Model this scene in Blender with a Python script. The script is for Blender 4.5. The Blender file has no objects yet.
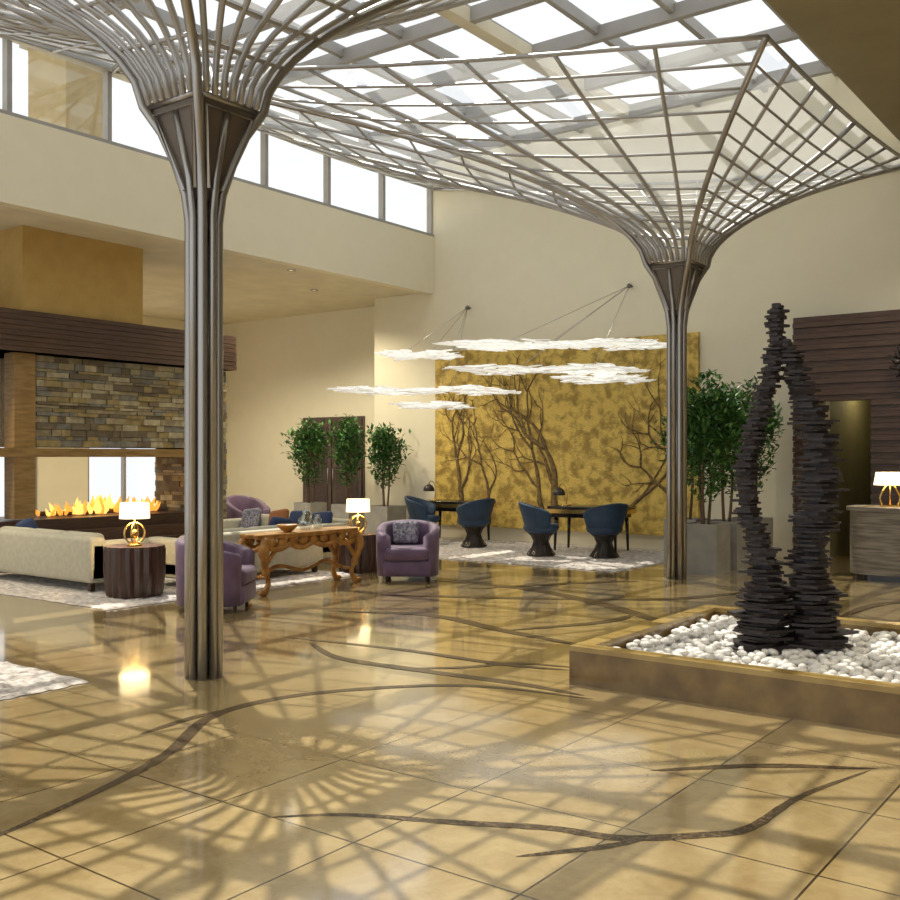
import bpy, bmesh, math, random
from mathutils import Vector, Matrix
random.seed(7)
S = bpy.context.scene
pi = math.pi

# ---------------------------------------------------------------- materials
def mat(name, col, rough=0.5, metal=0.0, col2=None, scale=5.0, bump=0.0, bscale=None, emit=None, estr=0.0, detail=6.0, stretch=None, coat=0.0, spec=None, p0=0.35, p1=0.65):
    m = bpy.data.materials.new(name); m.use_nodes = True
    nt = m.node_tree; b = nt.nodes['Principled BSDF']
    b.inputs['Base Color'].default_value = (*col, 1)
    b.inputs['Roughness'].default_value = rough
    b.inputs['Metallic'].default_value = metal
    if coat: b.inputs['Coat Weight'].default_value = coat
    if spec is not None: b.inputs['Specular IOR Level'].default_value = spec
    tc = nt.nodes.new('ShaderNodeTexCoord'); mp = nt.nodes.new('ShaderNodeMapping')
    nt.links.new(tc.outputs['Object'], mp.inputs['Vector'])
    if stretch: mp.inputs['Scale'].default_value = stretch
    n = nt.nodes.new('ShaderNodeTexNoise'); n.inputs['Scale'].default_value = scale; n.inputs['Detail'].default_value = detail
    nt.links.new(mp.outputs['Vector'], n.inputs['Vector'])
    c2 = col2 if col2 else tuple(c*0.88 for c in col)
    r = nt.nodes.new('ShaderNodeValToRGB')
    r.color_ramp.elements[0].position = p0; r.color_ramp.elements[1].position = p1
    r.color_ramp.elements[0].color = (*c2, 1); r.color_ramp.elements[1].color = (*col, 1)
    nt.links.new(n.outputs['Fac'], r.inputs['Fac']); nt.links.new(r.outputs['Color'], b.inputs['Base Color'])
    if bump:
        n2 = nt.nodes.new('ShaderNodeTexNoise'); n2.inputs['Scale'].default_value = bscale or scale*6; n2.inputs['Detail'].default_value = 4
        nt.links.new(mp.outputs['Vector'], n2.inputs['Vector'])
        bp = nt.nodes.new('ShaderNodeBump'); bp.inputs['Strength'].default_value = bump; bp.inputs['Distance'].default_value = 0.02
        nt.links.new(n2.outputs['Fac'], bp.inputs['Height']); nt.links.new(bp.outputs['Normal'], b.inputs['Normal'])
    if emit:
        b.inputs['Emission Color'].default_value = (*emit, 1); b.inputs['Emission Strength'].default_value = estr
    return m

def glass_mat(name, tint, fac, rough=0.05, frost=0.0):
    m = bpy.data.materials.new(name); m.use_nodes = True; nt = m.node_tree
    nt.nodes.remove(nt.nodes['Principled BSDF']); out = nt.nodes['Material Output']
    t = nt.nodes.new('ShaderNodeBsdfTransparent'); d = nt.nodes.new('ShaderNodeBsdfGlossy')
    d.inputs['Color'].default_value = (*tint, 1); d.inputs['Roughness'].default_value = rough
    mx = nt.nodes.new('ShaderNodeMixShader'); mx.inputs[0].default_value = fac
    nt.links.new(t.outputs[0], mx.inputs[1]); nt.links.new(d.outputs[0], mx.inputs[2])
    last = mx
    if frost:
        tr = nt.nodes.new('ShaderNodeBsdfTranslucent'); tr.inputs['Color'].default_value = (0.84, 0.87, 0.88, 1)
        m2 = nt.nodes.new('ShaderNodeMixShader'); m2.inputs[0].default_value = frost
        nt.links.new(mx.outputs[0], m2.inputs[1]); nt.links.new(tr.outputs[0], m2.inputs[2]); last = m2
    nt.links.new(last.outputs[0], out.inputs[0])
    return m

def floor_mat():
    m = bpy.data.materials.new('polished_travertine'); m.use_nodes = True; nt = m.node_tree
    b = nt.nodes['Principled BSDF']; L = nt.links.new
    tc = nt.nodes.new('ShaderNodeTexCoord')
    mp = nt.nodes.new('ShaderNodeMapping'); mp.inputs['Location'].default_value = (0.35, 0.2, 0)
    L(tc.outputs['Object'], mp.inputs['Vector'])
    br = nt.nodes.new('ShaderNodeTexBrick'); br.offset = 0.0; br.squash = 1.0
    br.inputs['Scale'].default_value = 1.0; br.inputs['Brick Width'].default_value = 0.82; br.inputs['Row Height'].default_value = 0.82
    br.inputs['Mortar Size'].default_value = 0.0055; br.inputs['Mortar Smooth'].default_value = 0.1
    br.inputs['Color1'].default_value = (0.44, 0.34, 0.17, 1); br.inputs['Color2'].default_value = (0.385, 0.285, 0.13, 1)
    br.inputs['Mortar'].default_value = (0.06, 0.037, 0.016, 1)
    L(mp.outputs['Vector'], br.inputs['Vector'])
    n = nt.nodes.new('ShaderNodeTexNoise'); n.inputs['Scale'].default_value = 4.5; n.inputs['Detail'].default_value = 14; n.inputs['Distortion'].default_value = 0.4; n.inputs['Roughness'].default_value = 0.72
    L(tc.outputs['Object'], n.inputs['Vector'])
    r = nt.nodes.new('ShaderNodeValToRGB'); r.color_ramp.elements[0].position = 0.32; r.color_ramp.elements[1].position = 0.62
    r.color_ramp.elements[0].color = (0.70, 0.65, 0.56, 1); r.color_ramp.elements[1].color = (1.0, 1.0, 1.0, 1)
    L(n.outputs['Fac'], r.inputs['Fac'])
    mx = nt.nodes.new('ShaderNodeMix'); mx.data_type = 'RGBA'; mx.blend_type = 'MULTIPLY'; mx.inputs[0].default_value = 1.0
    L(br.outputs['Color'], mx.inputs[6]); L(r.outputs['Color'], mx.inputs[7]); L(mx.outputs[2], b.inputs['Base Color'])
    b.inputs['Roughness'].default_value = 0.20; b.inputs['Specular IOR Level'].default_value = 0.6
    b.inputs['Coat Weight'].default_value = 1.0; b.inputs['Coat Roughness'].default_value = 0.08; b.inputs['Coat IOR'].default_value = 1.65
    return m

CREAM = mat('cream_plaster', (0.77, 0.715, 0.545), 0.85, col2=(0.75, 0.695, 0.525), scale=3, bump=0.05, bscale=60)
CEIL = mat('ceiling_plaster', (0.72, 0.66, 0.50), 0.9, scale=2)
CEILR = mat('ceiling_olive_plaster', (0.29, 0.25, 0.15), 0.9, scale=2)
YELL = mat('ochre_plaster', (0.50, 0.34, 0.11), 0.8, col2=(0.45, 0.30, 0.09), scale=4, bump=0.2, bscale=30)
TAN = mat('chimney_render', (0.36, 0.28, 0.14), 0.9, scale=6)
STEEL = mat('brushed_steel', (0.40, 0.38, 0.36), 0.28, 0.85, col2=(0.32, 0.305, 0.285), scale=2, stretch=(1, 1, 0.1))
CANST = mat('canopy_steel', (0.40, 0.39, 0.38), 0.36, 0.55, scale=3)
CAP = mat('capital_bronze_panel', (0.15, 0.12, 0.095), 0.45, 0.3, scale=8)
FRAME = mat('skylight_frame', (0.36, 0.345, 0.32), 0.5, 0.2, scale=3)
GLASS = glass_mat('skylight_glass', (0.85, 0.93, 0.95), 0.05)
CGLASS = glass_mat('canopy_glass', (0.80, 0.85, 0.88), 0.06, 0.1, frost=0.17)
WGLASS = glass_mat('window_glass', (0.85, 0.93, 0.95), 0.06)
FLOOR = floor_mat()
INLAY = mat('dark_mosaic_inlay', (0.12, 0.08, 0.04), 0.25, col2=(0.025, 0.017, 0.010), scale=45, detail=3)
WOOD = mat('dark_walnut', (0.075, 0.038, 0.022), 0.4, col2=(0.035, 0.017, 0.010), scale=6, stretch=(1, 1, 12), bump=0.1)
WOODH = mat('walnut_slats', (0.105, 0.055, 0.032), 0.45, col2=(0.05, 0.026, 0.016), scale=5, stretch=(1, 1, 14))
OAK = mat('golden_oak', (0.33, 0.20, 0.07), 0.45, col2=(0.22, 0.13, 0.04), scale=4, stretch=(1, 1, 6))
HONEY = mat('honey_carved_wood', (0.48, 0.23, 0.045), 0.4, col2=(0.25, 0.11, 0.02), scale=9, bump=0.3, bscale=25)
DRUM = mat('macassar_drum', (0.085, 0.042, 0.030), 0.3, col2=(0.03, 0.014, 0.010), scale=10, stretch=(3, 3, 0.2))
SOFA = mat('cream_linen', (0.50, 0.47, 0.36), 0.9, scale=20, bump=0.15, bscale=200)
PURP = mat('plum_velvet', (0.14, 0.080, 0.145), 0.65, col2=(0.10, 0.055, 0.105), scale=6, bump=0.05)
PURP.node_tree.nodes['Principled BSDF'].inputs['Sheen Weight'].default_value = 0.2
BLUE = mat('navy_blue_velvet', (0.018, 0.050, 0.105), 0.6, col2=(0.011, 0.032, 0.07), scale=6)
PATT = mat('woven_cushion', (0.40, 0.38, 0.40), 0.9, col2=(0.06, 0.06, 0.12), scale=30)
ORANGE = mat('rust_cushion', (0.30, 0.12, 0.04), 0.9)
NAVY = mat('navy_cushion', (0.03, 0.05, 0.12), 0.9)
DARKM = mat('dark_bronze', (0.06, 0.05, 0.045), 0.35, 0.7)
BLACK = mat('black_lacquer', (0.015, 0.014, 0.014), 0.15)
GOLD = mat('polished_brass', (0.75, 0.50, 0.16), 0.22, 0.95)
SHADE = mat('lamp_shade_fabric', (0.9, 0.82, 0.62), 0.9, emit=(1.0, 0.80, 0.48), estr=1.7)
CONC = mat('planter_concrete', (0.34, 0.33, 0.30), 0.8, col2=(0.28, 0.27, 0.245), scale=5, bump=0.15)
SOIL = mat('soil', (0.06, 0.04, 0.025), 0.95, scale=30, bump=0.6)
LEAF = mat('ficus_leaf', (0.055, 0.17, 0.035), 0.45, col2=(0.02, 0.08, 0.018), scale=12)
LEAF2 = mat('ficus_leaf_light', (0.12, 0.28, 0.06), 0.45, col2=(0.05, 0.15, 0.03), scale=12)
BARK = mat('bark', (0.16, 0.10, 0.06), 0.85, scale=20, bump=0.3)
PEB = mat('white_pebble', (0.82, 0.80, 0.76), 0.6, col2=(0.60, 0.58, 0.55), scale=3)
PLNT = mat('brown_marble', (0.24, 0.155, 0.05), 0.15, col2=(0.13, 0.08, 0.026), scale=5, detail=10)
PLNTT = mat('gold_marble_coping', (0.42, 0.30, 0.11), 0.15, col2=(0.30, 0.20, 0.065), scale=5, detail=10)
SLATE = mat('charred_slate', (0.030, 0.021, 0.022), 0.5, col2=(0.014, 0.010, 0.011), scale=10, bump=0.3)
GOLDP = mat('gilded_plaster', (0.72, 0.52, 0.12), 0.55, 0.1, col2=(0.36, 0.235, 0.045), scale=7, bump=1.0, bscale=30, detail=15, p0=0.38, p1=0.58)
RELIEF = mat('bronze_relief', (0.28, 0.18, 0.06), 0.7, 0.1, col2=(0.12, 0.075, 0.025), scale=18, bump=0.9)
WHITEP = mat('white_lace_resin', (0.90, 0.90, 0.87), 0.5, col2=(0.75, 0.75, 0.72), scale=20, emit=(1.0, 0.97, 0.90), estr=0.30)
RUG = mat('shag_rug', (0.80, 0.75, 0.69), 1.0, col2=(0.50, 0.44, 0.39), scale=14, bump=1.0, bscale=70)
DOORM = mat('door_veneer', (0.095, 0.06, 0.04), 0.4, col2=(0.06, 0.035, 0.022), scale=4, stretch=(6, 6, 0.5))
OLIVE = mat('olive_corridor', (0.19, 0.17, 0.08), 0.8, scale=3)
DESKST = mat('desk_travertine', (0.25, 0.215, 0.165), 0.5, col2=(0.10, 0.085, 0.065), scale=3, stretch=(1, 1, 12), detail=10)
STONES = [mat('ledge_stone_%s' % n, c, 0.85, col2=tuple(k*0.65 for k in c), scale=9, bump=0.5) for n, c in
          (('tan', (0.36, 0.29, 0.16)), ('grey', (0.24, 0.22, 0.17)), ('ochre', (0.36, 0.27, 0.11)), ('brown', (0.19, 0.145, 0.085)), ('sand', (0.48, 0.41, 0.25)))]
FLAME = mat('flame', (0.8, 0.3, 0.05), 0.9, emit=(1.0, 0.36, 0.05), estr=1.2)
FLAME2 = mat('flame_core', (0.8, 0.5, 0.15), 0.9, emit=(1.0, 0.55, 0.12), estr=1.7)
VGLASS = glass_mat('vase_glass', (0.7, 0.8, 0.75), 0.35)

# ---------------------------------------------------------------- mesh builder
class MB:
    def __init__(s): s.v = []; s.f = []; s.m = []; s.sm = []; s.mats = []; s.T = Matrix.Identity(4)
    def add(s, vs, fs, mt, smooth=False):
        if mt not in s.mats: s.mats.append(mt)
        k = s.mats.index(mt); o = len(s.v)
        s.v += [tuple(s.T @ Vector(p)) for p in vs]
        for f in fs: s.f.append(tuple(i+o for i in f)); s.m.append(k); s.sm.append(smooth)
    def box(s, x0, x1, y0, y1, z0, z1, mt):
        s.add([(x0,y0,z0),(x1,y0,z0),(x1,y1,z0),(x0,y1,z0),(x0,y0,z1),(x1,y0,z1),(x1,y1,z1),(x0,y1,z1)],
              [(0,3,2,1),(4,5,6,7),(0,1,5,4),(1,2,6,5),(2,3,7,6),(3,0,4,7)], mt)
    def rbox(s, x0, x1, y0, y1, z0, z1, mt, r=0.05, seg=3):
        bm = bmesh.new(); bmesh.ops.create_cube(bm, size=1)
        for v in bm.verts:
            v.co = Vector(((x0+x1)/2+v.co.x*(x1-x0), (y0+y1)/2+v.co.y*(y1-y0), (z0+z1)/2+v.co.z*(z1-z0)))
        r = min(r, (x1-x0)*.49, (y1-y0)*.49, (z1-z0)*.49)
        bmesh.ops.bevel(bm, geom=bm.edges[:], offset=r, segments=seg, profile=0.5, affect='EDGES')
        bm.verts.index_update()
        s.add([v.co[:] for v in bm.verts], [tuple(v.index for v in f.verts) for f in bm.faces], mt, True); bm.free()
    def lathe(s, prof, mt, n=24, c=(0,0,0), smooth=True, cap=True):
        vs = []; fs = []
        for r, z in prof:
            for i in range(n):
                a = 2*pi*i/n; vs.append((c[0]+r*math.cos(a), c[1]+r*math.sin(a), c[2]+z))
        for j in range(len(prof)-1):
            for i in range(n):
                k = (i+1) % n; fs.append((j*n+i, j*n+k, (j+1)*n+k, (j+1)*n+i))
        if cap:
            fs.append(tuple(reversed(range(n)))); fs.append(tuple(range((len(prof)-1)*n, len(prof)*n)))
        s.add(vs, fs, mt, smooth)
    def tube(s, pts, r, mt, n=8, closed=False, smooth=True):
        P = [Vector(p) for p in pts]; N = len(P)
        R = r if isinstance(r, (list, tuple)) else [r]*N
        vs = []; fs = []; up = None
        for i in range(N):
            if closed: t = (P[(i+1) % N]-P[i-1]).normalized()
            else: t = (P[min(i+1, N-1)]-P[max(i-1, 0)]).normalized()
            if up is None:
                up = Vector((0, 0, 1)) if abs(t.z) < 0.9 else Vector((1, 0, 0))
            a = (up - t*up.dot(t))
            if a.length < 1e-5: a = t.orthogonal()
            a.normalize(); b = t.cross(a); up = a
            for k in range(n):
                w = 2*pi*k/n+pi/n; q = P[i]+(a*math.cos(w)+b*math.sin(w))*R[i]; vs.append(q[:])
        for i in range(N if closed else N-1):
            j = (i+1) % N
            for k in range(n):
                l = (k+1) % n; fs.append((i*n+k, j*n+k, j*n+l, i*n+l))
        if not closed: fs.append(tuple(range(n))); fs.append(tuple(reversed(range((N-1)*n, N*n))))
        s.add(vs, fs, mt, smooth)
    def ball(s, c, r, mt, n=16, m=10):
        rx, ry, rz = r if isinstance(r, tuple) else (r, r, r)
        vs = []; fs = []
        for j in range(m+1):
            p = pi*j/m
            for i in range(n):
                a = 2*pi*i/n
                vs.append((c[0]+rx*math.sin(p)*math.cos(a), c[1]+ry*math.sin(p)*math.sin(a), c[2]-rz*math.cos(p)))
        for j in range(m):
            for i in range(n):
                k = (i+1) % n; fs.append((j*n+i, j*n+k, (j+1)*n+k, (j+1)*n+i))
        s.add(vs, fs, mt, True)
    def obj(s, name, loc=(0,0,0), rot=0.0, parent=None):
        me = bpy.data.meshes.new(name); me.from_pydata(s.v, [], s.f)
        for m in s.mats: me.materials.append(m)
        me.polygons.foreach_set('material_index', s.m); me.polygons.foreach_set('use_smooth', s.sm)
        me.validate(); me.update()
        o = bpy.data.objects.new(name, me); S.collection.objects.link(o)
        o.location = loc; o.rotation_euler = (0, 0, rot)
        if parent: o.parent = parent
        return o

def plan(a, d):   # lateral / distance survey coordinates -> room coordinates
    return (0.8*a-0.6*d, 0.6*a+0.8*d)
def light(kind, name, loc, energy, col=(1,1,1), size=0.2, rot=None, parent=None, spot=None):
    l = bpy.data.lights.new(name, kind); l.energy = energy; l.color = col
    if kind != 'SUN': l.shadow_soft_size = size
    if spot: l.spot_size = spot; l.spot_blend = 0.6
    o = bpy.data.objects.new(name, l); S.collection.objects.link(o); o.location = loc
    if rot: o.rotation_euler = rot
    if parent: o.parent = parent
    return o

# ---------------------------------------------------------------- room dims
XL, XR, YB = -12.4, -3.35, 16.0
m = MB(); m.box(-22, 9, -5, 19.4, -0.2, 0, FLOOR); m.obj('floor')
m = MB()
m.box(-12.6, -4.68, YB, YB+.25, 0, 7.6, CREAM); m.box(-3.94, 9, YB, YB+.25, 0, 7.6, CREAM); m.box(-4.68, -3.94, YB, YB+.25, 2.5, 7.6, CREAM)
m.box(-14.0, -12.6, YB, YB+1.0, 0, 4.95, CREAM)
m.box(-20, -14.0, YB+.8, YB+1.0, 0, 4.95, CREAM)
m.obj('wall_back')
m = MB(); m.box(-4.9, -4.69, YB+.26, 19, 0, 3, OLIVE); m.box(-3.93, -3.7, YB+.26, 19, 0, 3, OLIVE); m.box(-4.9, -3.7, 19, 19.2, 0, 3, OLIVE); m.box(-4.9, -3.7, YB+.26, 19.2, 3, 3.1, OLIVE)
m.obj('wall_corridor')
m = MB(); m.lathe([(.12, 0), (.12, -.05), (.0, -.06)], SHADE, 20, cap=False); o = m.obj('corridor_fill_light', (-4.3, 17.6, 2.99)); light('POINT', 'bulb', (0, 0, -.2), 16, (1, .85, .55), .1, parent=o)  # added lamp and bulb, only to brighten the corridor behind the opening
m = MB()
for y0, y1 in ((-5, 5.0), (8.0, 8.7), (11.9, 13.1), (15.1, 17.0)): m.box(-20.2, -20, y0, y1, 0.25, 3.9, CREAM)
m.box(-20.2, -20, -5, 17.0, 3.9, 4.95, CREAM); m.box(-20.2, -20, -5, 17.0, 0, 0.25, CREAM); m.obj('wall_left')
for k, (y0, y1) in enumerate(((5.0, 8.0), (8.7, 11.9), (13.1, 15.1))):
    m = MB(); m.box(-20.12, -20.1, y0, y1, .25, 3.9, WGLASS)
    for y in (y0+.03, (y0+y1)/2, y1-.03): m.box(-20.16, -20.04, y-.03, y+.03, .25, 3.9, FRAME)
    for z in (.28, 1.9, 3.87): m.box(-20.16, -20.04, y0, y1, z-.03, z+.03, FRAME)
    m.obj('window_%d' % (k+1))
m = MB(); m.box(-20.2, XL-.2, -5, 17.0, 4.95, 6.0, CEIL); m.obj('ceiling_lounge')
m = MB(); m.box(XL-.2, XL, -5, YB, 4.90, 6.05, CREAM); m.obj('trim_fascia')
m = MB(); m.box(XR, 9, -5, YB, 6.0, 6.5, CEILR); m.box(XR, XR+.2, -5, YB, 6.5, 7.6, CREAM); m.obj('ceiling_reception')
m = MB(); m.box(9, 9.2, -5, 16.2, 0, 6.5, CREAM); m.obj('wall_right')
for nm, b in (('baseboard_back', (-6.7, -5.15, YB-.02, YB-.001, 0, .12)), ('baseboard_lounge', (-20, -17.0, YB+.78, YB+.799, 0, .12))):
    m = MB(); m.box(*b, CREAM); m.obj(nm)
# clerestory
m = MB(); m.box(XL-.12, XL-.10, -5, YB, 6.05, 7.1, WGLASS)
y = -5
while y <= YB: m.box(XL-.16, XL-.04, y-.035, y+.035, 6.05, 7.1, FRAME); y += 1.5
m.box(XL-.2, XL, -5, YB, 7.1, 7.40, FRAME); m.box(XL-.18, XL, -5, YB, 6.05, 6.10, FRAME); m.obj('window_4')
# skylight roof
m = MB(); m.box(XL-.2, XR+.2, -5, YB+.25, 7.62, 7.64, GLASS)
y = -4.6
while y < YB+.2: m.box(XL-.2, XR+.2, y-.055, y+.055, 7.42, 7.62, FRAME); y += 1.55
x = XL
while x < XR+.2: m.box(x-.04, x+.04, -5, YB+.2, 7.5, 7.66, FRAME); x += 1.13
m.box(-8.0, -7.8, -5, YB+.2, 7.41, 7.6, CEIL)
m.obj('window_skylight')
m = MB(); m.box(-15.6, -14.5, 9.1, 9.9, 6.0, 8.4, TAN); m.box(-15.7, -14.4, 9.0, 10.0, 8.4, 8.6, CONC); m.obj('chimney_stack')

# ---------------------------------------------------------------- tree columns with grid-shell canopies
def column(cx, cy, corners):
    """corners: outer quad (x,y,z) in order (+x,-y),(+x,+y),(-x,+y),(-x,-y)"""
    m = MB(); h = .30
    inn = [(cx+h, cy-h), (cx+h, cy+h), (cx-h, cy+h), (cx-h, cy-h)]
    Z0 = 4.12
    m.lathe([(.07, 0), (.07, 3.6)], STEEL, 16, (cx, cy, 0))
    dirs = [(1,-1), (1,1), (-1,1), (-1,-1)]
    g = lambda t: t**0.58
    NR = 11; NS = 8
    ts = [(k/NR)**1.4 for k in range(NR+1)]
    def P(s, t):
        e = int(s) % 4; f = s-int(s); n = (e+1) % 4
        ix = inn[e][0]*(1-f)+inn[n][0]*f; iy = inn[e][1]*(1-f)+inn[n][1]*f
        ox, oy, oz = [corners[e][k]*(1-f)+corners[n][k]*f for k in range(3)]
        sag = 0.55*math.sin(pi*f)*t*(1-t)+0.10*math.sin(pi*f)*t
        bow = 1+0.22*math.sin(pi*f)*(1-t)*min(1, t*8)
        x = ix*(1-t)+ox*t; y = iy*(1-t)+oy*t
        return (cx+(x-cx)*bow, cy+(y-cy)*bow, Z0+(oz-Z0)*g(t)-sag)
    tf = [(j/20)**1.6 for j in range(21)]
    for k, (dx, dy) in enumerate(dirs):
        base = [(cx+dx*.072, cy+dy*.072, z) for z in (0, 1.2, 2.4, 3.3)]
        fl = [(cx+dx*.09, cy+dy*.09, 3.5), (cx+dx*.14, cy+dy*.14, 3.72), (cx+dx*.21, cy+dy*.21, 3.94)]
        rib = [P(k, t) for t in tf]
        m.tube(base+fl+rib, .036, STEEL, 10)
    for dx, dy in ((1.3,0), (-1.3,0), (0,1.3), (0,-1.3)):
        m.tube([(cx+dx*.075, cy+dy*.075, 0), (cx+dx*.075, cy+dy*.075, 3.35), (cx+dx*.10, cy+dy*.10, 3.6), (cx+dx*.19, cy+dy*.19, 4.05)], .03, STEEL, 10)
    a, b = .08, .27
    vs = [(cx-a,cy-a,3.45),(cx+a,cy-a,3.45),(cx+a,cy+a,3.45),(cx-a,cy+a,3.45),(cx-b,cy-b,Z0),(cx+b,cy-b,Z0),(cx+b,cy+b,Z0),(cx-b,cy+b,Z0)]
    m.add(vs, [(0,1,5,4),(1,2,6,5),(2,3,7,6),(3,0,4,7),(4,5,6,7),(0,3,2,1)], CAP)
    for k in range(4):
        n = (k+1) % 4
        m.tube([vs[k+4], vs[n+4]], .028, STEEL, 6)
        c = Vector([sum(vs[i][q] for i in (k, n, n+4, k+4))/4 for q in range(3)])
        out = (c-Vector((cx, cy, c.z))).normalized()*.03
        pts = [Vector(vs[i]).lerp(c, .22)+out for i in (k, n, n+4, k+4)]
        m.tube(pts, .014, STEEL, 4, closed=True, smooth=False)
    ss = [e+j/NS for e in range(4) for j in range(NS)]
    for s in ss:
        if s == int(s): continue
        mid = abs(s-int(s)-.5) < .01
        m.tube([P(s, t) for t in tf], .032 if mid else .025, CANST, 6)
    for t in ts[1:]:
        m.tube([P(s, t) for s in ss], .018 if t < 1 else .028, CANST, 5, closed=True)
    vs = []; fs = []
    for t in ts[2:]:
        for s in ss: q = P(s, t); vs.append((q[0], q[1], q[2]+.03))
    n = len(ss); R = len(ts)-2
    for j in range(R-1):
        for i in range(n):
            k = (i+1) % n; fs.append((j*n+i, j*n+k, (j+1)*n+k, (j+1)*n+i))
    m.add(vs, fs, CGLASS)
    return m.obj('tree_canopy_column')
column(-5.5, 12.3, [(XR-.05, 9.7, 5.72), (XR-.05, 15.95, 5.92), (XL+.05, 15.95, 7.0), (XL+.05, 8.55, 7.1)])
column(-5.79, 4.74, [(XR-.05, 1.4, 6.4), (XR-.05, 9.3, 6.6), (XL+.05, 8.5, 7.1), (XL+.05, 1.0, 7.1)])

# ---------------------------------------------------------------- floor inlay
def catmull(pts, n=8):
    P = [Vector(p) for p in pts]; P = [P[0]*2-P[1]]+P+[P[-1]*2-P[-2]]; out = []
    for i in range(1, len(P)-2):
        for k in range(n):
            t = k/n
            out.append(0.5*((2*P[i])+(P[i+1]-P[i-1])*t+(2*P[i-1]-5*P[i]+4*P[i+1]-P[i+2])*t*t+(3*P[i]-P[i-1]-3*P[i+1]+P[i+2])*t**3))
    out.append(P[-2]); return out
branches = [
 ([(-.82,4.44),(-.45,4.47),(0,4.38),(.43,4.31),(.71,4.2),(1.06,4.23),(1.29,4.31),(1.65,4.71),(2.15,5.11)], .055),
 ([(.26,4.0),(.62,4.1),(.84,4.2)], .035), ([(1.02,5.1),(1.61,5.18),(2.2,5.13)], .055),
 ([(-2.0,4.0),(-1.68,4.8),(-1.52,5.42),(-1.46,6.2),(-1.01,6.72),(-.21,6.99),(.35,6.93),(.95,6.6)], .07),
 ([(-1.79,5.76),(-1.6,6.1),(-1.4,6.35)], .05), ([(-1.2,8.6),(-.88,7.96),(-.23,7.5),(.49,7.05),(.9,6.7)], .09),
 ([(-.45,7.55),(.1,7.6),(.5,7.75),(.95,7.6)], .06),
 ([(-1.5,8.9),(-.4,8.3),(.39,7.73),(.9,7.5)], .07), ([(-.26,13),(.85,12.2),(1.5,11.2),(1.9,10.2),(2.1,9.4)], .16),
 ([(1.5,11.2),(2.6,11.3),(3.6,11.9)], .13), ([(-1.3,10.4),(-.2,10.1),(.5,9.2),(1.2,8.4)], .12), ([(.5,9.2),(1.5,9.7),(1.9,10.2)], .10),
 ([(-.8,11.6),(.3,11.4),(1.5,11.2)], .12), ([(.2,12.1),(1.4,12.6),(2.5,12.9)], .12), ([(3.9,10.0),(4.6,10.8),(5.4,11.2)], .10)]
m = MB()
for i, (pts, w) in enumerate(branches):
    c = catmull([(*plan(a, d), 0) for a, d in pts]); vs = []; fs = []
    for k, p in enumerate(c):
        t = (c[min(k+1, len(c)-1)]-c[max(k-1, 0)]).normalized(); nn = Vector((-t.y, t.x, 0))
        u = k/(len(c)-1); ww = w*(0.08+0.92*math.sin(pi*u)**.6 if 0 < u < 1 else .05)*(0.9+.2*random.random())*.6
        h = 0.0015+i*0.0002
        vs += [(p.x+nn.x*ww, p.y+nn.y*ww, h), (p.x-nn.x*ww, p.y-nn.y*ww, h)]
    for k in range(len(c)-1): fs.append((2*k, 2*k+1, 2*k+3, 2*k+2))
    m.add(vs, fs, INLAY)
m.obj('floor_branch_inlay')

# ---------------------------------------------------------------- pebble planter + sculpture
px0, px1, py0, py1, ph = -3.56, -1.15, 6.15, 8.6, 0.27
m = MB(); t = .13
for b in ((px0, px1, py0, py0+t), (px0, px1, py1-t, py1), (px0, px0+t, py0+t, py1-t), (px1-t, px1, py0+t, py1-t)):
    m.box(b[0], b[1], b[2], b[3], 0, ph-.035, PLNT)
    m.box(b[0]-.0, b[1], b[2], b[3], ph-.035, ph, PLNTT)
m.box(px0+t, px1-t, py0+t, py1-t, 0, .12, SOIL)
m.obj('marble_planter')
bm = bmesh.new(); bmesh.ops.create_icosphere(bm, subdivisions=2, radius=1); bm.verts.index_update()
IV = [v.co.copy() for v in bm.verts]; IF = [tuple(v.index for v in f.verts) for f in bm.faces]; bm.free()
m = MB(); n = 32; step = (px1-px0-2*t)/n
for i in range(n):
    for j in range(n):
        for lay in (0, 1):
            if lay and random.random() < .45: continue
            cx = px0+t+(i+.5)*step+random.uniform(-.02, .02); cy = py0+t+(j+.5)*step+random.uniform(-.02, .02)
            cx = min(max(cx, px0+t+.05), px1-t-.05); cy = min(max(cy, py0+t+.05), py1-t-.05)
            cz = .155+lay*.042+random.uniform(-.008, .01)
            r = Vector((random.uniform(.030, .048), random.uniform(.025, .04), random.uniform(.02, .03)))
            R = Matrix.Rotation(random.uniform(0, pi), 3, 'Z') @ Matrix.Rotation(random.uniform(-.4, .4), 3, 'X')
            m.add([(R @ Vector((v.x*r.x, v.y*r.y, v.z*r.z))+Vector((cx, cy, cz)))[:] for v in IV], IF, PEB, True)
m.obj('pebble_bed')

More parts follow.
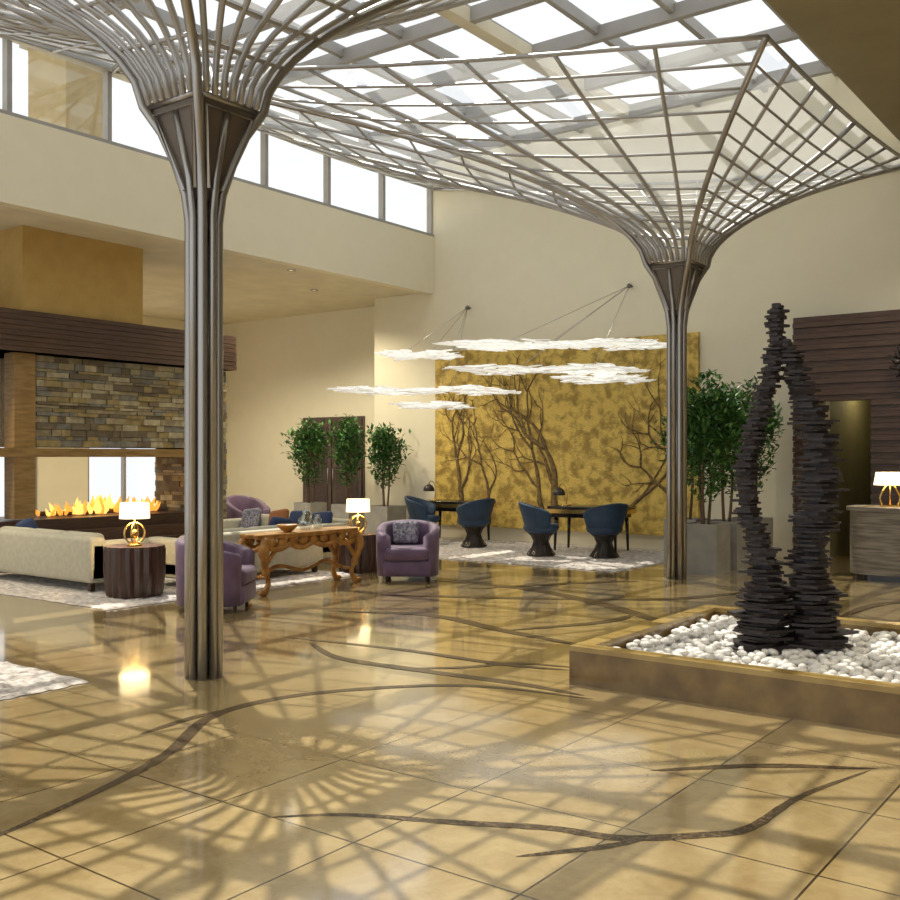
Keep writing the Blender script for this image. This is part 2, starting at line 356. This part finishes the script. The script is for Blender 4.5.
def stack(m, prof):
    """prof: list of (z, lateral centre, half width)"""
    z = prof[0][0]; k = 0
    while z < prof[-1][0]:
        while k < len(prof)-2 and prof[k+1][0] < z: k += 1
        a, b = prof[k], prof[k+1]; u = (z-a[0])/(b[0]-a[0])
        cx = a[1]*(1-u)+b[1]*u; hw = a[2]*(1-u)+b[2]*u
        th = random.uniform(.012, .022); N = random.choice((5, 6, 7, 8))
        rx = hw*random.uniform(.8, 1.4); ry = hw*random.uniform(.7, 1.15); a0 = random.uniform(0, pi)
        ox = random.uniform(-.2, .2)*hw; oy = random.uniform(-.2, .2)*hw
        vs = []
        rr = [random.uniform(.7, 1.15) for _ in range(N)]
        for zz in (z, z+th):
            for i in range(N):
                w = a0+2*pi*i/N; vs.append((cx+ox+rx*rr[i]*math.cos(w), oy+ry*rr[i]*math.sin(w), zz))
        fs = [tuple(reversed(range(N))), tuple(range(N, 2*N))]+[(i, (i+1) % N, N+(i+1) % N, N+i) for i in range(N)]
        m.add(vs, fs, SLATE); z += th*0.97
m = MB()
Lf = [(.17,-.20,.20),(.45,-.19,.18),(.75,-.18,.135),(.92,-.22,.095),(1.15,-.30,.085),(1.5,-.32,.075),(1.8,-.25,.07),(2.05,-.17,.075),(2.25,-.12,.075),(2.42,-.09,.055),(2.52,-.10,.06),(2.60,-.095,.075),(2.65,-.10,.05),(2.69,-.10,.03)]
Rf = [(.17,.19,.20),(.45,.18,.18),(.75,.15,.14),(.95,.16,.125),(1.15,.19,.14),(1.4,.225,.14),(1.6,.215,.13),(1.8,.18,.12),(2.0,.115,.10),(2.2,.04,.085),(2.35,-.015,.075),(2.45,-.07,.055)]
stack(m, Lf); stack(m, Rf)
cx, cy = plan(2.49, 7.33); m.obj('stacked_slate_sculpture', (cx, cy, .03), math.atan2(.6, .8))

# ---------------------------------------------------------------- rugs
def rug(x0, x1, y0, y1):
    m = MB(); nx = int((x1-x0)/.04); ny = int((y1-y0)/.04); vs = []; fs = []
    for i in range(nx+1):
        for j in range(ny+1):
            e = i in (0, nx) or j in (0, ny)
            vs.append((x0+(x1-x0)*i/nx+random.uniform(-.015, .015), y0+(y1-y0)*j/ny+random.uniform(-.015, .015), .004 if e else random.uniform(.004, .028)))
    for i in range(nx):
        for j in range(ny): a = i*(ny+1)+j; fs.append((a, a+ny+1, a+ny+2, a+1))
    m.add(vs, fs, RUG, False); return m.obj('shag_rug')
rug(-13.1, -9.1, 6.2, 10.12); rug(-9.5, -6.3, 1.0, 4.15); rug(-12.2, -6.5, 12.5, 15.7)

# ---------------------------------------------------------------- sofas
def sofa(L, loc, rot, cush=()):
    """faces -Y locally, origin at floor centre, length L, depth .85"""
    m = MB(); h = L/2
    m.rbox(-h, h, -.42, .42, .10, .30, SOFA, .03)
    m.rbox(-h, h, .20, .43, .10, .63, SOFA, .05)
    for s in (-1, 1):
        a, b = sorted((s*h, s*(h-.2))); m.rbox(a, b, -.42, .42, .10, .58, SOFA, .05)
        for yy in (-.34, .34): m.box(s*(h-.1)-.03, s*(h-.1)+.03, yy-.03, yy+.03, 0.0, .11, WOOD)
    n = max(2, round((L-.4)/.8)); w = (L-.4)/n
    for i in range(n):
        x0 = -h+.2+i*w
        m.rbox(x0+.005, x0+w-.005, -.43, .2, .29, .44, SOFA, .05)
        m.rbox(x0+.01, x0+w-.01, .06, .24, .42, .66, SOFA, .07)
    for cx, c in cush:
        m.T = Matrix.Translation((cx, .0, .56)) @ Matrix.Rotation(-.35, 4, 'X') @ Matrix.Rotation(random.uniform(-.3, .3), 4, 'Y')
        m.rbox(-.2, .2, -.06, .06, -.17, .2, c, .06); m.T = Matrix.Identity(4)
    return m.obj('cream_sofa', loc, rot)
sofa(2.6, (-11.6, 7.2, .028), pi, [(.7, NAVY)])
sofa(2.3, (-10.05, 8.8, .028), -pi/2, [(-.7, NAVY)])
sofa(2.3, (-11.75, 11.2, .0), 0, [(.85, NAVY), (.35, NAVY), (-.1, ORANGE), (-.75, PATT)])

# ---------------------------------------------------------------- barrel chairs
def shell(m, rx, ry, th, z0, zb, za, mt, amax=2.15, flare=0.0, pw=2.6, taper=0.0):
    """U-shaped wall open towards -Y. back centre at +Y; zb back height, za arm height"""
    NA = 28; vs = []
    for i in range(NA+1):
        a = -amax+2*amax*i/NA
        w = abs(a)/amax; zt = zb*(1-w**1.6)+za*w**1.6
        ca, sa = math.cos(a), math.sin(a)
        k = (abs(sa)**pw+abs(ca)**pw)**(-1/pw)
        def pt(off, z):
            u = (z-z0)/(zb-z0); s = 1+flare*u-taper*(1-u)
            return ((rx*s-off)*k*sa, (ry*s-off)*k*ca, z)
        hz = zt-z0
        vs += [pt(0, z0), pt(0, z0+hz*.35), pt(0, z0+hz*.7), pt(.0, zt-.03), pt(th*.3, zt), pt(th*.7, zt), pt(th, zt-.03), pt(th, z0+hz*.5), pt(th, z0)]
    R = 9; fs = []
    for i in range(NA):
        for j in range(R):
            a = i*R+j; b = i*R+(j+1) % R; fs.append((a, a+R, b+R, b))
    fs.append(tuple(range(R))); fs.append(tuple(reversed(range(NA*R, NA*R+R))))
    m.add(vs, fs, mt, True)
def plum_chair(loc, rot, cushion=False, zb=.76):
    m = MB()
    shell(m, .40, .38, .12, .07, zb, .60, PURP, 2.45, .04, 3.2)
    m.rbox(-.30, .30, -.36, .28, .07, .27, PURP, .04); m.rbox(-.28, .28, -.38, .26, .27, .44, PURP, .06)
    for x in (-.26, .26):
        for y in (-.26, .24): m.lathe([(.018, 0), (.025, .08)], WOOD, 8, (x, y, 0))
    if cushion:
        m.T = Matrix.Translation((-.04, .16, .60)) @ Matrix.Rotation(-.3, 4, 'X'); m.rbox(-.17, .17, -.05, .05, -.15, .15, PATT, .05); m.T = Matrix.Identity(4)
    return m.obj('plum_armchair', loc, rot)
plum_chair((-8.3, 10.15, 0), math.radians(36), True)
plum_chair((-8.32, 6.98, 0), math.radians(125))
plum_chair((-14.3, 12.7, 0), math.radians(80), zb=.88)
def blue_chair(loc, face):
    m = MB()
    shell(m, .37, .34, .05, .40, .86, .68, BLUE, 2.05, .10, 2.1, .28)
    m.lathe([(.22, .36), (.27, .40), (.29, .45), (.27, .50), (.0, .51)], BLUE, 24, (0, 0, 0))
    m.lathe([(.22, .0), (.22, .012), (.19, .03), (.13, .15), (.10, .22), (.14, .31), (.22, .37)], DARKM, 28)
    for i in range(28):
        a = 2*pi*i/28; c, s = math.cos(a), math.sin(a)
        m.tube([(.235*c, .235*s, .01), (.15*c, .15*s, .13), (.12*c, .12*s, .22), (.16*c, .16*s, .31), (.235*c, .235*s, .38)], .005, DARKM, 4)
    x, y = face[0]-loc[0], face[1]-loc[1]
    return m.obj('blue_tub_chair', (loc[0], loc[1], .028), math.atan2(x, -y))
T1, T2 = (-11.25, 15.2), (-8.2, 14.9)
for c, f in (((-10.2, 14.3), (-11.2, 14.4)), ((-11.35, 14.35), (-10.5, 14.7)), ((-7.5, 14.05), (-8.5, 14.5)), ((-8.45, 13.7), (-7.6, 14.3))): blue_chair(c, f)
def game_table(loc):
    m = MB()
    m.rbox(-.65, .65, -.38, .38, .70, .75, BLACK, .015); m.box(-.655, .655, -.385, .385, .63, .70, GOLD); m.box(-.58, .58, -.34, .34, .56, .63, BLACK)
    for x in (-.52, .52):
        for y in (-.28, .28): m.tube([(x, y, .62), (x*1.04, y*1.04, .0)], [.035, .02], BLACK, 6)
    return m.obj('black_game_table', (loc[0], loc[1], .028), .12)
game_table(T1); game_table(T2)
def dome_lamp(x, y, z):
    m = MB()
    m.lathe([(.09, 0), (.09, .015), (.02, .03)], GOLD, 20); m.tube(catmull([(0, 0, .02), (.02, 0, .2), (-.02, 0, .33), (-.10, 0, .36), (-.14, 0, .30)]), .008, GOLD, 6)
    m.lathe([(.11, .17), (.105, .22), (.075, .27), (.03, .30), (.0, .305)], DARKM, 20, (-.14, 0, 0), cap=False)
    m.ball((-.14, 0, .20), .035, SHADE); m.obj('brass_desk_lamp', (x, y, z))
dome_lamp(-11.65, 15.05, .778); dome_lamp(-8.6, 14.75, .778)

# ---------------------------------------------------------------- drum tables, ring lamps
def drum_table(x, y, r, h, z=0.0):
    m = MB(); n = 40; vs = []; rows = [(0, .90), (.04, .93), (h*.5, 1.0), (h-.04, 1.0), (h, .97)]
    fs = []
    for zz_, k in rows:
        for i in range(n):
            a = 2*pi*i/n; rr = r*k*(1+.035*(1 if i % 2 else -1)+.02*math.sin(3*a)); vs.append((rr*math.cos(a), rr*math.sin(a), zz_))
    for j in range(len(rows)-1):
        for i in range(n): k = (i+1) % n; fs.append((j*n+i, j*n+k, (j+1)*n+k, (j+1)*n+i))
    fs.append(tuple(range((len(rows)-1)*n, len(rows)*n))); fs.append(tuple(reversed(range(n))))
    m.add(vs, fs, DRUM); return m.obj('wood_drum_side_table', (x, y, z))
def ring_lamp(x, y, z):
    m = MB(); m.lathe([(.085, 0), (.085, .015), (.03, .025)], GOLD, 20)
    for a in (0.64, 0.64+pi/2, .64+pi/4):
        m.tube([(math.cos(a)*.12*math.cos(w), math.sin(a)*.12*math.cos(w), .14+.12*math.sin(w)) for w in [2*pi*i/28 for i in range(28)]], .009, GOLD, 6, closed=True)
    m.ball((0, 0, .14), .045, GOLD); m.tube([(0, 0, .02), (0, 0, .36)], .008, GOLD, 6)
    m.lathe([(.170, .31), (.160, .49)], SHADE, 28, cap=False); m.lathe([(.160, .485), (.02, .49)], SHADE, 28, cap=False)
    o = m.obj('ring_base_table_lamp', (x, y, z))
    light('POINT', 'bulb', (0, 0, .40), 16, (1, .75, .42), .05, parent=o)
    return o
drum_table(-9.74, 6.98, .33, .56, .028); ring_lamp(-9.74, 6.98, .589)
drum_table(-9.45, 10.45, .29, .52, .0); ring_lamp(-9.45, 10.45, .521)

# ---------------------------------------------------------------- carved console table (long axis Y)
m = MB(); L2, W2, H = .88, .23, .70
vs = []; fs = []; n = 60
def edge(a):
    k = (abs(math.cos(a))**5+abs(math.sin(a))**5)**(-.2); w = 1+.03*math.sin(11*a)
    return (W2*k*w*math.cos(a), L2*k*w*math.sin(a))
for z in (H-.05, H-.02, H): 
    for i in range(n): e = edge(2*pi*i/n); s_ = .97 if z == H-.05 else 1; vs.append((e[0]*s_, e[1]*s_, z))
for j in range(2):
    for i in range(n): k = (i+1) % n; fs.append((j*n+i, j*n+k, (j+1)*n+k, (j+1)*n+i))
fs += [tuple(range(2*n, 3*n)), tuple(reversed(range(n)))]
m.add(vs, fs, HONEY)
for sx in (-1, 1):
    for sy in (-1, 1):
        x, y = sx*(W2-.06), sy*(L2-.12)
        m.tube(catmull([(x, y, H-.05), (x+sx*.03, y+sy*.06, H-.2), (x, y, H-.42), (x-sx*.01, y-sy*.05, .14), (x+sx*.01, y+sy*.04, .0)], 6), [.055]*4+[.06]*4+[.045]*6+[.03]*6+[.035]*5, HONEY, 8)
        m.tube(catmull([(x, y, H-.36), (x, y-sy*.14, H-.2), (x, y-sy*.3, H-.07)], 6), .028, HONEY, 7)
        m.ball((x+sx*.01, y+sy*.06, .035), (.04, .055, .035), HONEY, 10, 6)
    pts = []
    for i in range(49):
        u = i/48; pts.append((sx*(W2-.05), -L2+.1+u*(2*L2-.2), H-.12-.06*abs(math.sin(u*pi*4))))
    m.tube(pts, .035, HONEY, 6)
    for i in range(9):
        yy = -L2+.2+i*(2*L2-.4)/8; m.ball((sx*(W2-.045), yy, H-.09), (.035, .07, .06), HONEY, 10, 6)
for sy in (-1, 1):
    m.tube(catmull([(-W2+.06, sy*(L2-.1), H-.12), (0, sy*(L2-.05), H-.2), (W2-.06, sy*(L2-.1), H-.12)], 6), .035, HONEY, 6)
m.tube(catmull([(0, -L2+.2, .2), (0, -.4, .30), (0, 0, .22), (0, .4, .30), (0, L2-.2, .2)], 6), .025, HONEY, 6)
for sy in (-1, 1): m.tube([(-W2+.07, sy*(L2-.17), .18), (0, sy*(L2-.2), .2), (W2-.07, sy*(L2-.17), .18)], .022, HONEY, 6)
m.obj('carved_console_table', (-8.80, 8.72, 0))
for nm, x, y, prof in (('glass_vase', -8.78, 8.75, [(.05, 0), (.08, .05), (.09, .13), (.04, .2), (.03, .26), (.05, .29)]),
                       ('glass_vase', -8.80, 8.98, [(.04, 0), (.06, .06), (.05, .12), (.025, .16), (.04, .18)]),
                       ('ceramic_bowl', -8.75, 8.42, [(.04, 0), (.07, .02), (.12, .07), (.13, .09), (.11, .08), (.0, .03)])):
    m = MB(); m.lathe(prof, VGLASS if 'glass' in nm else HONEY, 20, cap=False); m.obj(nm, (x, y, .701))

# ---------------------------------------------------------------- fireplace island
fx0, fx1 = -14.7, -13.7
m = MB()
m.box(fx0+.03, fx1-.03, 8.1, 11.67, 1.75, 3.1, STONES[3]); m.box(fx0+.03, fx1-.03, 10.97, 11.67, 0, 1.8, STONES[3])
def course(y0, y1, z0, z1, xf, sgn=1):
    z = z0
    while z < z1-.02:
        h = min(random.choice((.045, .06, .08, .10)), z1-z); y = y0
        while y < y1-.01:
            l = random.uniform(.12, .40); e = min(y+l, y1)
            if y1-e < .08: e = y1
            d = random.uniform(.0, .045)
            a, b = sorted((xf-sgn*.05, xf+sgn*d)); m.box(a, b, y+.004, e-.004, z+.003, z+h-.003, random.choice(STONES)); y = e
        z += h
def course_x(x0, x1, z0, z1, yf, sgn):
    z = z0
    while z < z1-.02:
        h = min(random.choice((.045, .06, .08, .10)), z1-z); x = x0
        while x < x1-.01:
            l = random.uniform(.12, .40); e = min(x+l, x1)
            if x1-e < .08: e = x1
            a, b = sorted((yf-sgn*.05, yf+sgn*random.uniform(0, .04))); m.box(x+.004, e-.004, a, b, z+.003, z+h-.003, random.choice(STONES)); x = e
        z += h
course(8.1, 11.7, 1.75, 3.1, fx1); course(10.97, 11.7, 0, 1.75, fx1); course(8.1, 11.7, 1.75, 3.1, fx0, -1); course(10.97, 11.7, 0, 1.75, fx0, -1)
course_x(fx0, fx1, 0, 3.1, 11.68, 1); course_x(fx0, fx1, 0, 1.62, 10.98, -1)
m.obj('stone_double_sided_fireplace')
m = MB()
m.box(fx0-.06, fx1+.06, 6.35, 10.93, 1.60, 1.73, OAK)
m.box(fx1-.22, fx1+.05, 7.75, 8.08, .70, 1.60, OAK); m.box(fx1-.22, fx1+.05, 7.75, 8.08, 1.73, 3.11, OAK)
m.box(-14.25, -13.75, 6.1, 6.35, 0, 3.11, OAK)
m.obj('trim_mantel_frame')
m = MB()
m.box(fx0-.1, fx1+.12, 7.0, 10.93, .5, .68, WOOD); m.box(fx0-.12, fx1+.35, 6.9, 10.93, .0, .32, WOOD); m.box(fx0-.12, fx1+.22, 6.95, 10.92, .32, .5, WOODH)
m.obj('hearth_plinth')
m = MB()
z = 3.12
while z < 3.68: m.box(fx0-.2-.02*(int(z*100) % 2), fx1+.17+random.uniform(0, .03), 6.0, 11.78, z, z+.068, WOODH); z += .075
m.box(fx0-.17, fx1+.15, 6.02, 11.76, 3.12, 3.69, WOOD); m.obj('walnut_canopy_beam')
m = MB(); m.box(-15.1, -13.6, 7.85, 9.9, 3.72, 4.95, YELL); m.obj('chimney_hood')
m = MB()
for i in range(75):
    y = random.uniform(8.5, 10.7); x = random.uniform(-14.35, -14.05); h = random.uniform(.08, .32)*(1-.3*abs(y-9.6)); r = max(.035, h*.25)
    lean = random.uniform(-.09, .09); mt = random.choice((FLAME, FLAME, FLAME2))
    m.tube([(x, y, .70), (x, y+lean*.3, .70+h*.25), (x+lean*.3, y+lean, .70+h*.6), (x, y+lean*1.7, .70+h)], [r*.6, r, r*.5, .004], mt, 8)
for i in range(5): m.tube([(-14.3+.1*(i % 2), 8.5+.45*i, .725), (-14.1, 8.95+.45*i, .725)], .04, BARK, 8)
fo = m.obj('fire_logs_and_flames')
light('POINT', 'fire_glow', (-14.2, 9.5, 1.05), 9, (1, .6, .25), .25, parent=fo)
m = MB()
for k in range(6):
    y = 6.5+.2*k; m.tube(catmull([(-14.1, y, 1.735), (-14.1+.1*math.sin(k), y+.15, 2.1), (-14.1, y-.12, 2.5), (-14.1, y+.1, 3.11)], 6), .022, DARKM, 6)
m.tube([(-14.1, 6.4, 1.76), (-14.1, 7.7, 1.76)], .025, DARKM, 6); m.obj('twisted_metal_screen')

# ---------------------------------------------------------------- gold artwork wall
m = MB(); m.box(-12.32, -6.74, YB-.07, YB-.001, .25, 3.7, GOLDP)
m.T = Matrix.Translation((0, YB-.08, 0)) @ Matrix.Diagonal((1, .35, 1, 1))
rnd = random.Random(11)
def grow(p, ang, r, L, depth):
    pts = [p]; n = 6; a = ang; q_ = p
    for i in range(n):
        a += rnd.uniform(-.30, .30)+(pi/2-a)*.05; q_ = (q_[0]+math.cos(a)*L/n, q_[1]+math.sin(a)*L/n)
        if not (-12.25 < q_[0] < -6.8 and .3 < q_[1] < 3.6): break
        pts.append(q_)
    if len(pts) < 3: return
    c = catmull([(x, 0, z) for x, z in pts], 4)
    rr = [r*(1-.6*i/(len(c)-1))*rnd.uniform(.85, 1.15) for i in range(len(c))]
    m.tube(c, rr, RELIEF, 6)
    if depth > 0:
        for s in (-1, 1): grow(pts[-1], a+s*rnd.uniform(.25, .8), r*.48, L*rnd.uniform(.5, .8), depth-1)
        grow(pts[len(pts)//2], ang+rnd.choice((-1, 1))*rnd.uniform(.5, .8), r*.5, L*.6, depth-1)
for x, r, L, a in ((-11.7, .075, 1.3, 1.45), (-11.0, .05, 1.2, 1.75), (-9.7, .065, 1.5, 2.0), (-9.55, .10, 1.5, 1.25), (-8.3, .05, 1.6, 1.1), (-7.1, .09, 1.3, 1.9)):
    grow((x, .3), a, r, L, 3)
m.obj('gold_tree_relief_artwork')

# ---------------------------------------------------------------- leaf pendant lights
def pendant(a, d, z, L, anchors, W=.42, ang=.6):
    m = MB(); cx, cy = plan(a, d)
    ax = Vector((math.cos(ang), math.sin(ang), 0)); ay = Vector((-ax.y, ax.x, 0))
    for i in range(int(L*150)):
        u = random.uniform(-1, 1); v = random.uniform(-1, 1)*math.sqrt(max(0, 1-u*u*.92))
        c = Vector((cx, cy, z))+ax*(u*L/2)+ay*(v*W)+Vector((0, 0, random.uniform(-.045, .045)*(1-u*u)+.03*math.sin(u*5+v*2)))
        r = random.uniform(.05, .11); N = 6; a0 = random.uniform(0, 6); tx = random.uniform(-.5, .5); ty = random.uniform(-.5, .5); vs = []
        rk = [random.uniform(.55, 1.2) for _ in range(N)]
        for zz_ in (-.004, .004):
            for k in range(N):
                w = a0+2*pi*k/N; rr = r*rk[k]; x, y = rr*math.cos(w), rr*.6*math.sin(w)
                vs.append((c+ax*x*1.4+ay*y+Vector((0, 0, zz_+tx*x*.4+ty*y*.4)))[:])
        m.add(vs, [tuple(range(N, 2*N)), tuple(reversed(range(N)))]+[(k, (k+1) % N, N+(k+1) % N, N+k) for k in range(N)], WHITEP)
    c = Vector((cx, cy, z)); m.tube([(c-ax*L*.46)[:], c[:], (c+ax*L*.46)[:]], .012, WHITEP, 6)
    for u, A in anchors:
        m.tube([(c+ax*(u*L/2))[:], A], .005, STEEL, 5); m.ball(A, .045, STEEL)
        m.tube([A, (A[0], YB-.0, A[2])], .02, STEEL, 6)
    m.obj('leaf_pendant_light')
A1 = (-8.0, 15.9, 4.6); A2 = (-11.5, 15.9, 4.53)
pendant(-.5, 17.0, 3.33, 1.35, [(.2, A2), (-.5, A2)])
pendant(1.68, 15.4, 3.33, 3.6, [(-.5, A1), (-.1, A1)])
pendant(1.45, 15.2, 2.93, 2.9, [(-.3, A1)])
pendant(2.35, 15.4, 2.80, 1.4, [(-.3, A1)], .25)
pendant(-.44, 16.3, 2.68, 3.0, [(.3, A2)])
pendant(-.3, 16.5, 2.45, 1.2, [(.1, A2)], .25)

# ---------------------------------------------------------------- ficus trees
def tree(x, y, H, w, box=.5, bh=.68, nl=900, low=.45, name='potted_ficus_tree'):
    m = MB(); b = box/2
    for a in ((-b, b, -b, -b+.04), (-b, b, b-.04, b), (-b, -b+.04, -b+.04, b-.04), (b-.04, b, -b+.04, b-.04)): m.box(*a, 0, bh, CONC)
    m.box(-b+.03, b-.03, -b+.03, b-.03, .0, bh-.05, SOIL)
    tips = []
    for k in range(3):
        a = 2*pi*k/3+random.random(); top = bh+(H-bh)*random.uniform(.62, .8)
        pts = catmull([(.05*math.cos(a), .05*math.sin(a), bh-.06), (.09*math.cos(a), .09*math.sin(a), bh+(H-bh)*.3), (.06*math.cos(a+.6), .06*math.sin(a+.6), bh+(H-bh)*.55), (w*.3*math.cos(a), w*.3*math.sin(a), top)])
        m.tube(pts, [.022*(1-.6*i/(len(pts)-1)) for i in range(len(pts))], BARK, 6)
        for _ in range(7):
            s = random.choice(pts[len(pts)//2:]); aa = random.uniform(0, 2*pi); e = Vector(s)+Vector((math.cos(aa)*w*.7, math.sin(aa)*w*.7, random.uniform(.05, .3))); m.tube([s[:], e[:]], [.008, .003], BARK, 4); tips.append(e)
        tips.append(pts[-1])
    zc = bh+(H-bh)*(low+1)/2; hz = (H-bh)*(1-low)/2
    cl = [(Vector(t), .16) for t in tips]
    for i in range(nl):
        if i % 2: c, r = random.choice(cl); p = c+Vector([random.gauss(0, r*.6) for _ in range(3)])
        else:
            while True:
                v = Vector([random.uniform(-1, 1) for _ in range(3)])
                if .25 < v.length < 1: break
            p = Vector((v.x*w*.9, v.y*w*.9, zc+v.z*hz))
        if p.z < bh+.05: continue
        s = random.uniform(.045, .08)
        R = Matrix.Rotation(random.uniform(0, 2*pi), 3, 'Z') @ Matrix.Rotation(random.uniform(-.2, 1.3), 3, 'X')
        L = [(0, 0, 0), (-s*.42, s*.8, .01), (0, s*1.9, -.01), (s*.42, s*.8, .01)]
        m.add([(R @ Vector(q_)+p)[:] for q_ in L], [(0, 1, 2, 3)], LEAF if random.random() < .6 else LEAF2)
    m.obj(name, (x, y, 0), random.uniform(-.02, .02))
tree(-5.5, 13.25, 2.8, .42, .52, .68, 2200, .12); tree(-5.5, 14.0, 2.65, .40, .52, .68, 1800, .15); tree(-5.45, 14.85, 2.8, .42, .52, .68, 1700, .15)
tree(-6.15, 14.1, 2.6, .36, .5, .68, 1300, .25)
tree(-13.1, 15.3, 2.2, .36, .6, .62, 1500, .2); tree(-14.2, 15.4, 2.5, .34, .5, .62, 1400, .15); tree(-15.4, 15.5, 2.45, .42, .5, .62, 1600, .15)

# ---------------------------------------------------------------- door on lounge wall
m = MB(); y = YB+.79
m.box(-16.9, -14.98, y-.03, y+.005, 0, 2.52, DOORM)
for x0, x1 in ((-16.85, -15.96), (-15.92, -15.03)):
    m.box(x0, x1, y-.06, y-.03, .01, 2.46, DOORM); m.box(x0+.12, x1-.12, y-.07, y-.06, .15, 2.3, WOOD)
for x in (-16.02, -15.86): m.tube([(x, y-.11, .95), (x, y-.11, 1.35)], .012, STEEL, 6)
m.obj('door_1')

# ---------------------------------------------------------------- reception portal, desk
m = MB(); z = 0; k = 0
while z < 3.72:
    h = .088; d = .24+(.03 if k % 2 else 0)
    for x0, x1 in ((-5.1, -4.68), (-3.94, -1.2)):
        m.box(x0, x1, YB-d, YB-.001, z, z+h-.008, WOODH)
    if z >= 2.46: m.box(-4.68, -3.94, YB-d, YB-.001, z, z+h-.008, WOODH)
    z += h; k += 1
m.box(-5.08, -4.7, YB-.22, YB-.001, 0, 3.7, WOOD); m.box(-3.92, -1.22, YB-.22, YB-.001, 0, 3.7, WOOD); m.box(-4.7, -3.92, YB-.22, YB-.001, 2.5, 3.7, WOOD)
m.obj('walnut_slat_portal')
m = MB()
def rrect(x0, x1, y0, y1, r, n=8):
    out = []
    for cx, cy, a0 in ((x1-r, y0+r, -pi/2), (x1-r, y1-r, 0), (x0+r, y1-r, pi/2), (x0+r, y0+r, pi)):
        for i in range(n+1): a = a0+pi/2*i/n; out.append((cx+r*math.cos(a), cy+r*math.sin(a)))
    return out
def prism(m, o, z0, z1, mt):
    n = len(o); m.add([(x, y, z0) for x, y in o]+[(x, y, z1) for x, y in o], [tuple(reversed(range(n))), tuple(range(n, 2*n))]+[(i, (i+1) % n, n+(i+1) % n, n+i) for i in range(n)], mt)
prism(m, rrect(-3.72, -1.4, 13.55, 14.35, .3), .08, .90, DESKST); prism(m, rrect(-3.66, -1.46, 13.61, 14.29, .26), 0, .08, BLACK); prism(m, rrect(-3.76, -1.36, 13.51, 14.39, .32), .90, .95, DESKST)
m.obj('stone_reception_desk')
m = MB(); m.box(-.11, .11, -.07, .07, 0, .02, GOLD)
for x in (-.1, .1): m.tube(catmull([(x, 0, .02), (x*1.3, 0, .12), (x*.7, 0, .24), (0, 0, .32)], 6), .014, GOLD, 6)
m.tube([(0, 0, .02), (0, 0, .36)], .01, GOLD, 6)
m.add([(-.17,-.12,.28),(.17,-.12,.28),(.17,.12,.28),(-.17,.12,.28),(-.15,-.1,.45),(.15,-.1,.45),(.15,.1,.45),(-.15,.1,.45)], [(0,1,5,4),(1,2,6,5),(2,3,7,6),(3,0,4,7)], SHADE)
o = m.obj('gold_table_lamp', (-3.25, 13.95, .95), .6); light('POINT', 'bulb', (0, 0, .36), 10, (1, .8, .5), .04, parent=o)
m = MB()
for k in range(9):
    a = 2*pi*k/9; e = Vector((math.cos(a)*.24, 0, math.sin(a)*.28)); c_ = Vector((math.cos(a+.5)*.12, -.06, math.sin(a+.5)*.14))
    m.tube([(0, -.02, 0), (c_.x, c_.y, c_.z), (e.x, -.04, e.z)], [.02, .05, .006], DARKM, 6)
m.ball((0, -.03, 0), .05, GOLD); m.tube([(0, .02, 0), (0, .12, 0)], .02, STEEL, 6); m.obj('metal_flower_wall_sculpture', (-3.42, YB-.39, 3.0))

# ---------------------------------------------------------------- added downlights, interior fill light
for i, (x, y) in enumerate(((-14.2, 14.4), (-16.6, 13.6), (-17.0, 9.0), (-13.1, 5.2), (-13.0, 12.6), (-17.5, 5.5), (-13.2, 2.5))):  # lounge ceiling: invented fixtures with spots, added to lift the room light
    m = MB(); m.lathe([(.08, 0), (.08, -.02), (.06, -.02), (.055, -.005)], STEEL, 20, cap=False); m.lathe([(.055, -.006), (.0, -.006)], SHADE, 20, cap=False)
    o = m.obj('added_fill_downlight', (x, y, 4.95)); light('SPOT', 'fill_spot', (0, 0, -.05), 380, (1, .88, .66), .12, parent=o, spot=2.5)
for i, (x, y) in enumerate(((-2.2, 13.6), (0.5, 9.5), (-1.8, 3.5), (2.5, 5.5))):  # reception ceiling: more invented fill fixtures, added for brightness
    m = MB(); m.lathe([(.10, 0), (.10, -.02), (.075, -.02), (.07, -.005)], STEEL, 20, cap=False); m.lathe([(.07, -.006), (.0, -.006)], SHADE, 20, cap=False)
    o = m.obj('added_fill_downlight', (x, y, 6.0)); light('SPOT', 'fill_spot', (0, 0, -.05), 340, (1, .90, .70), .12, parent=o, spot=2.2)

# ---------------------------------------------------------------- sun, world, camera
sun = light('SUN', 'sun', (-10, 8, 20), 6.0, (1, .94, .82)); sun.data.angle = math.radians(0.45)
d = Vector((2.05, -1.15, -4.2)); sun.rotation_euler = d.to_track_quat('-Z', 'Y').to_euler()
w = bpy.data.worlds.new('sky'); S.world = w; w.use_nodes = True; nt = w.node_tree
bg = nt.nodes['Background']; bg.inputs['Color'].default_value = (0.94, 0.97, 1.0, 1); bg.inputs['Strength'].default_value = 1.12
cam = bpy.data.cameras.new('camera'); co = bpy.data.objects.new('camera', cam); S.collection.objects.link(co); S.camera = co
co.location = (0, 0, 1.6); co.rotation_euler = (pi/2, 0, math.atan2(.6, .8)); cam.sensor_width = 36; cam.lens = 40; cam.shift_y = 7/900
cam.clip_end = 200
S.view_settings.view_transform = 'Standard'; S.view_settings.look = 'None'; S.view_settings.exposure = 0.05
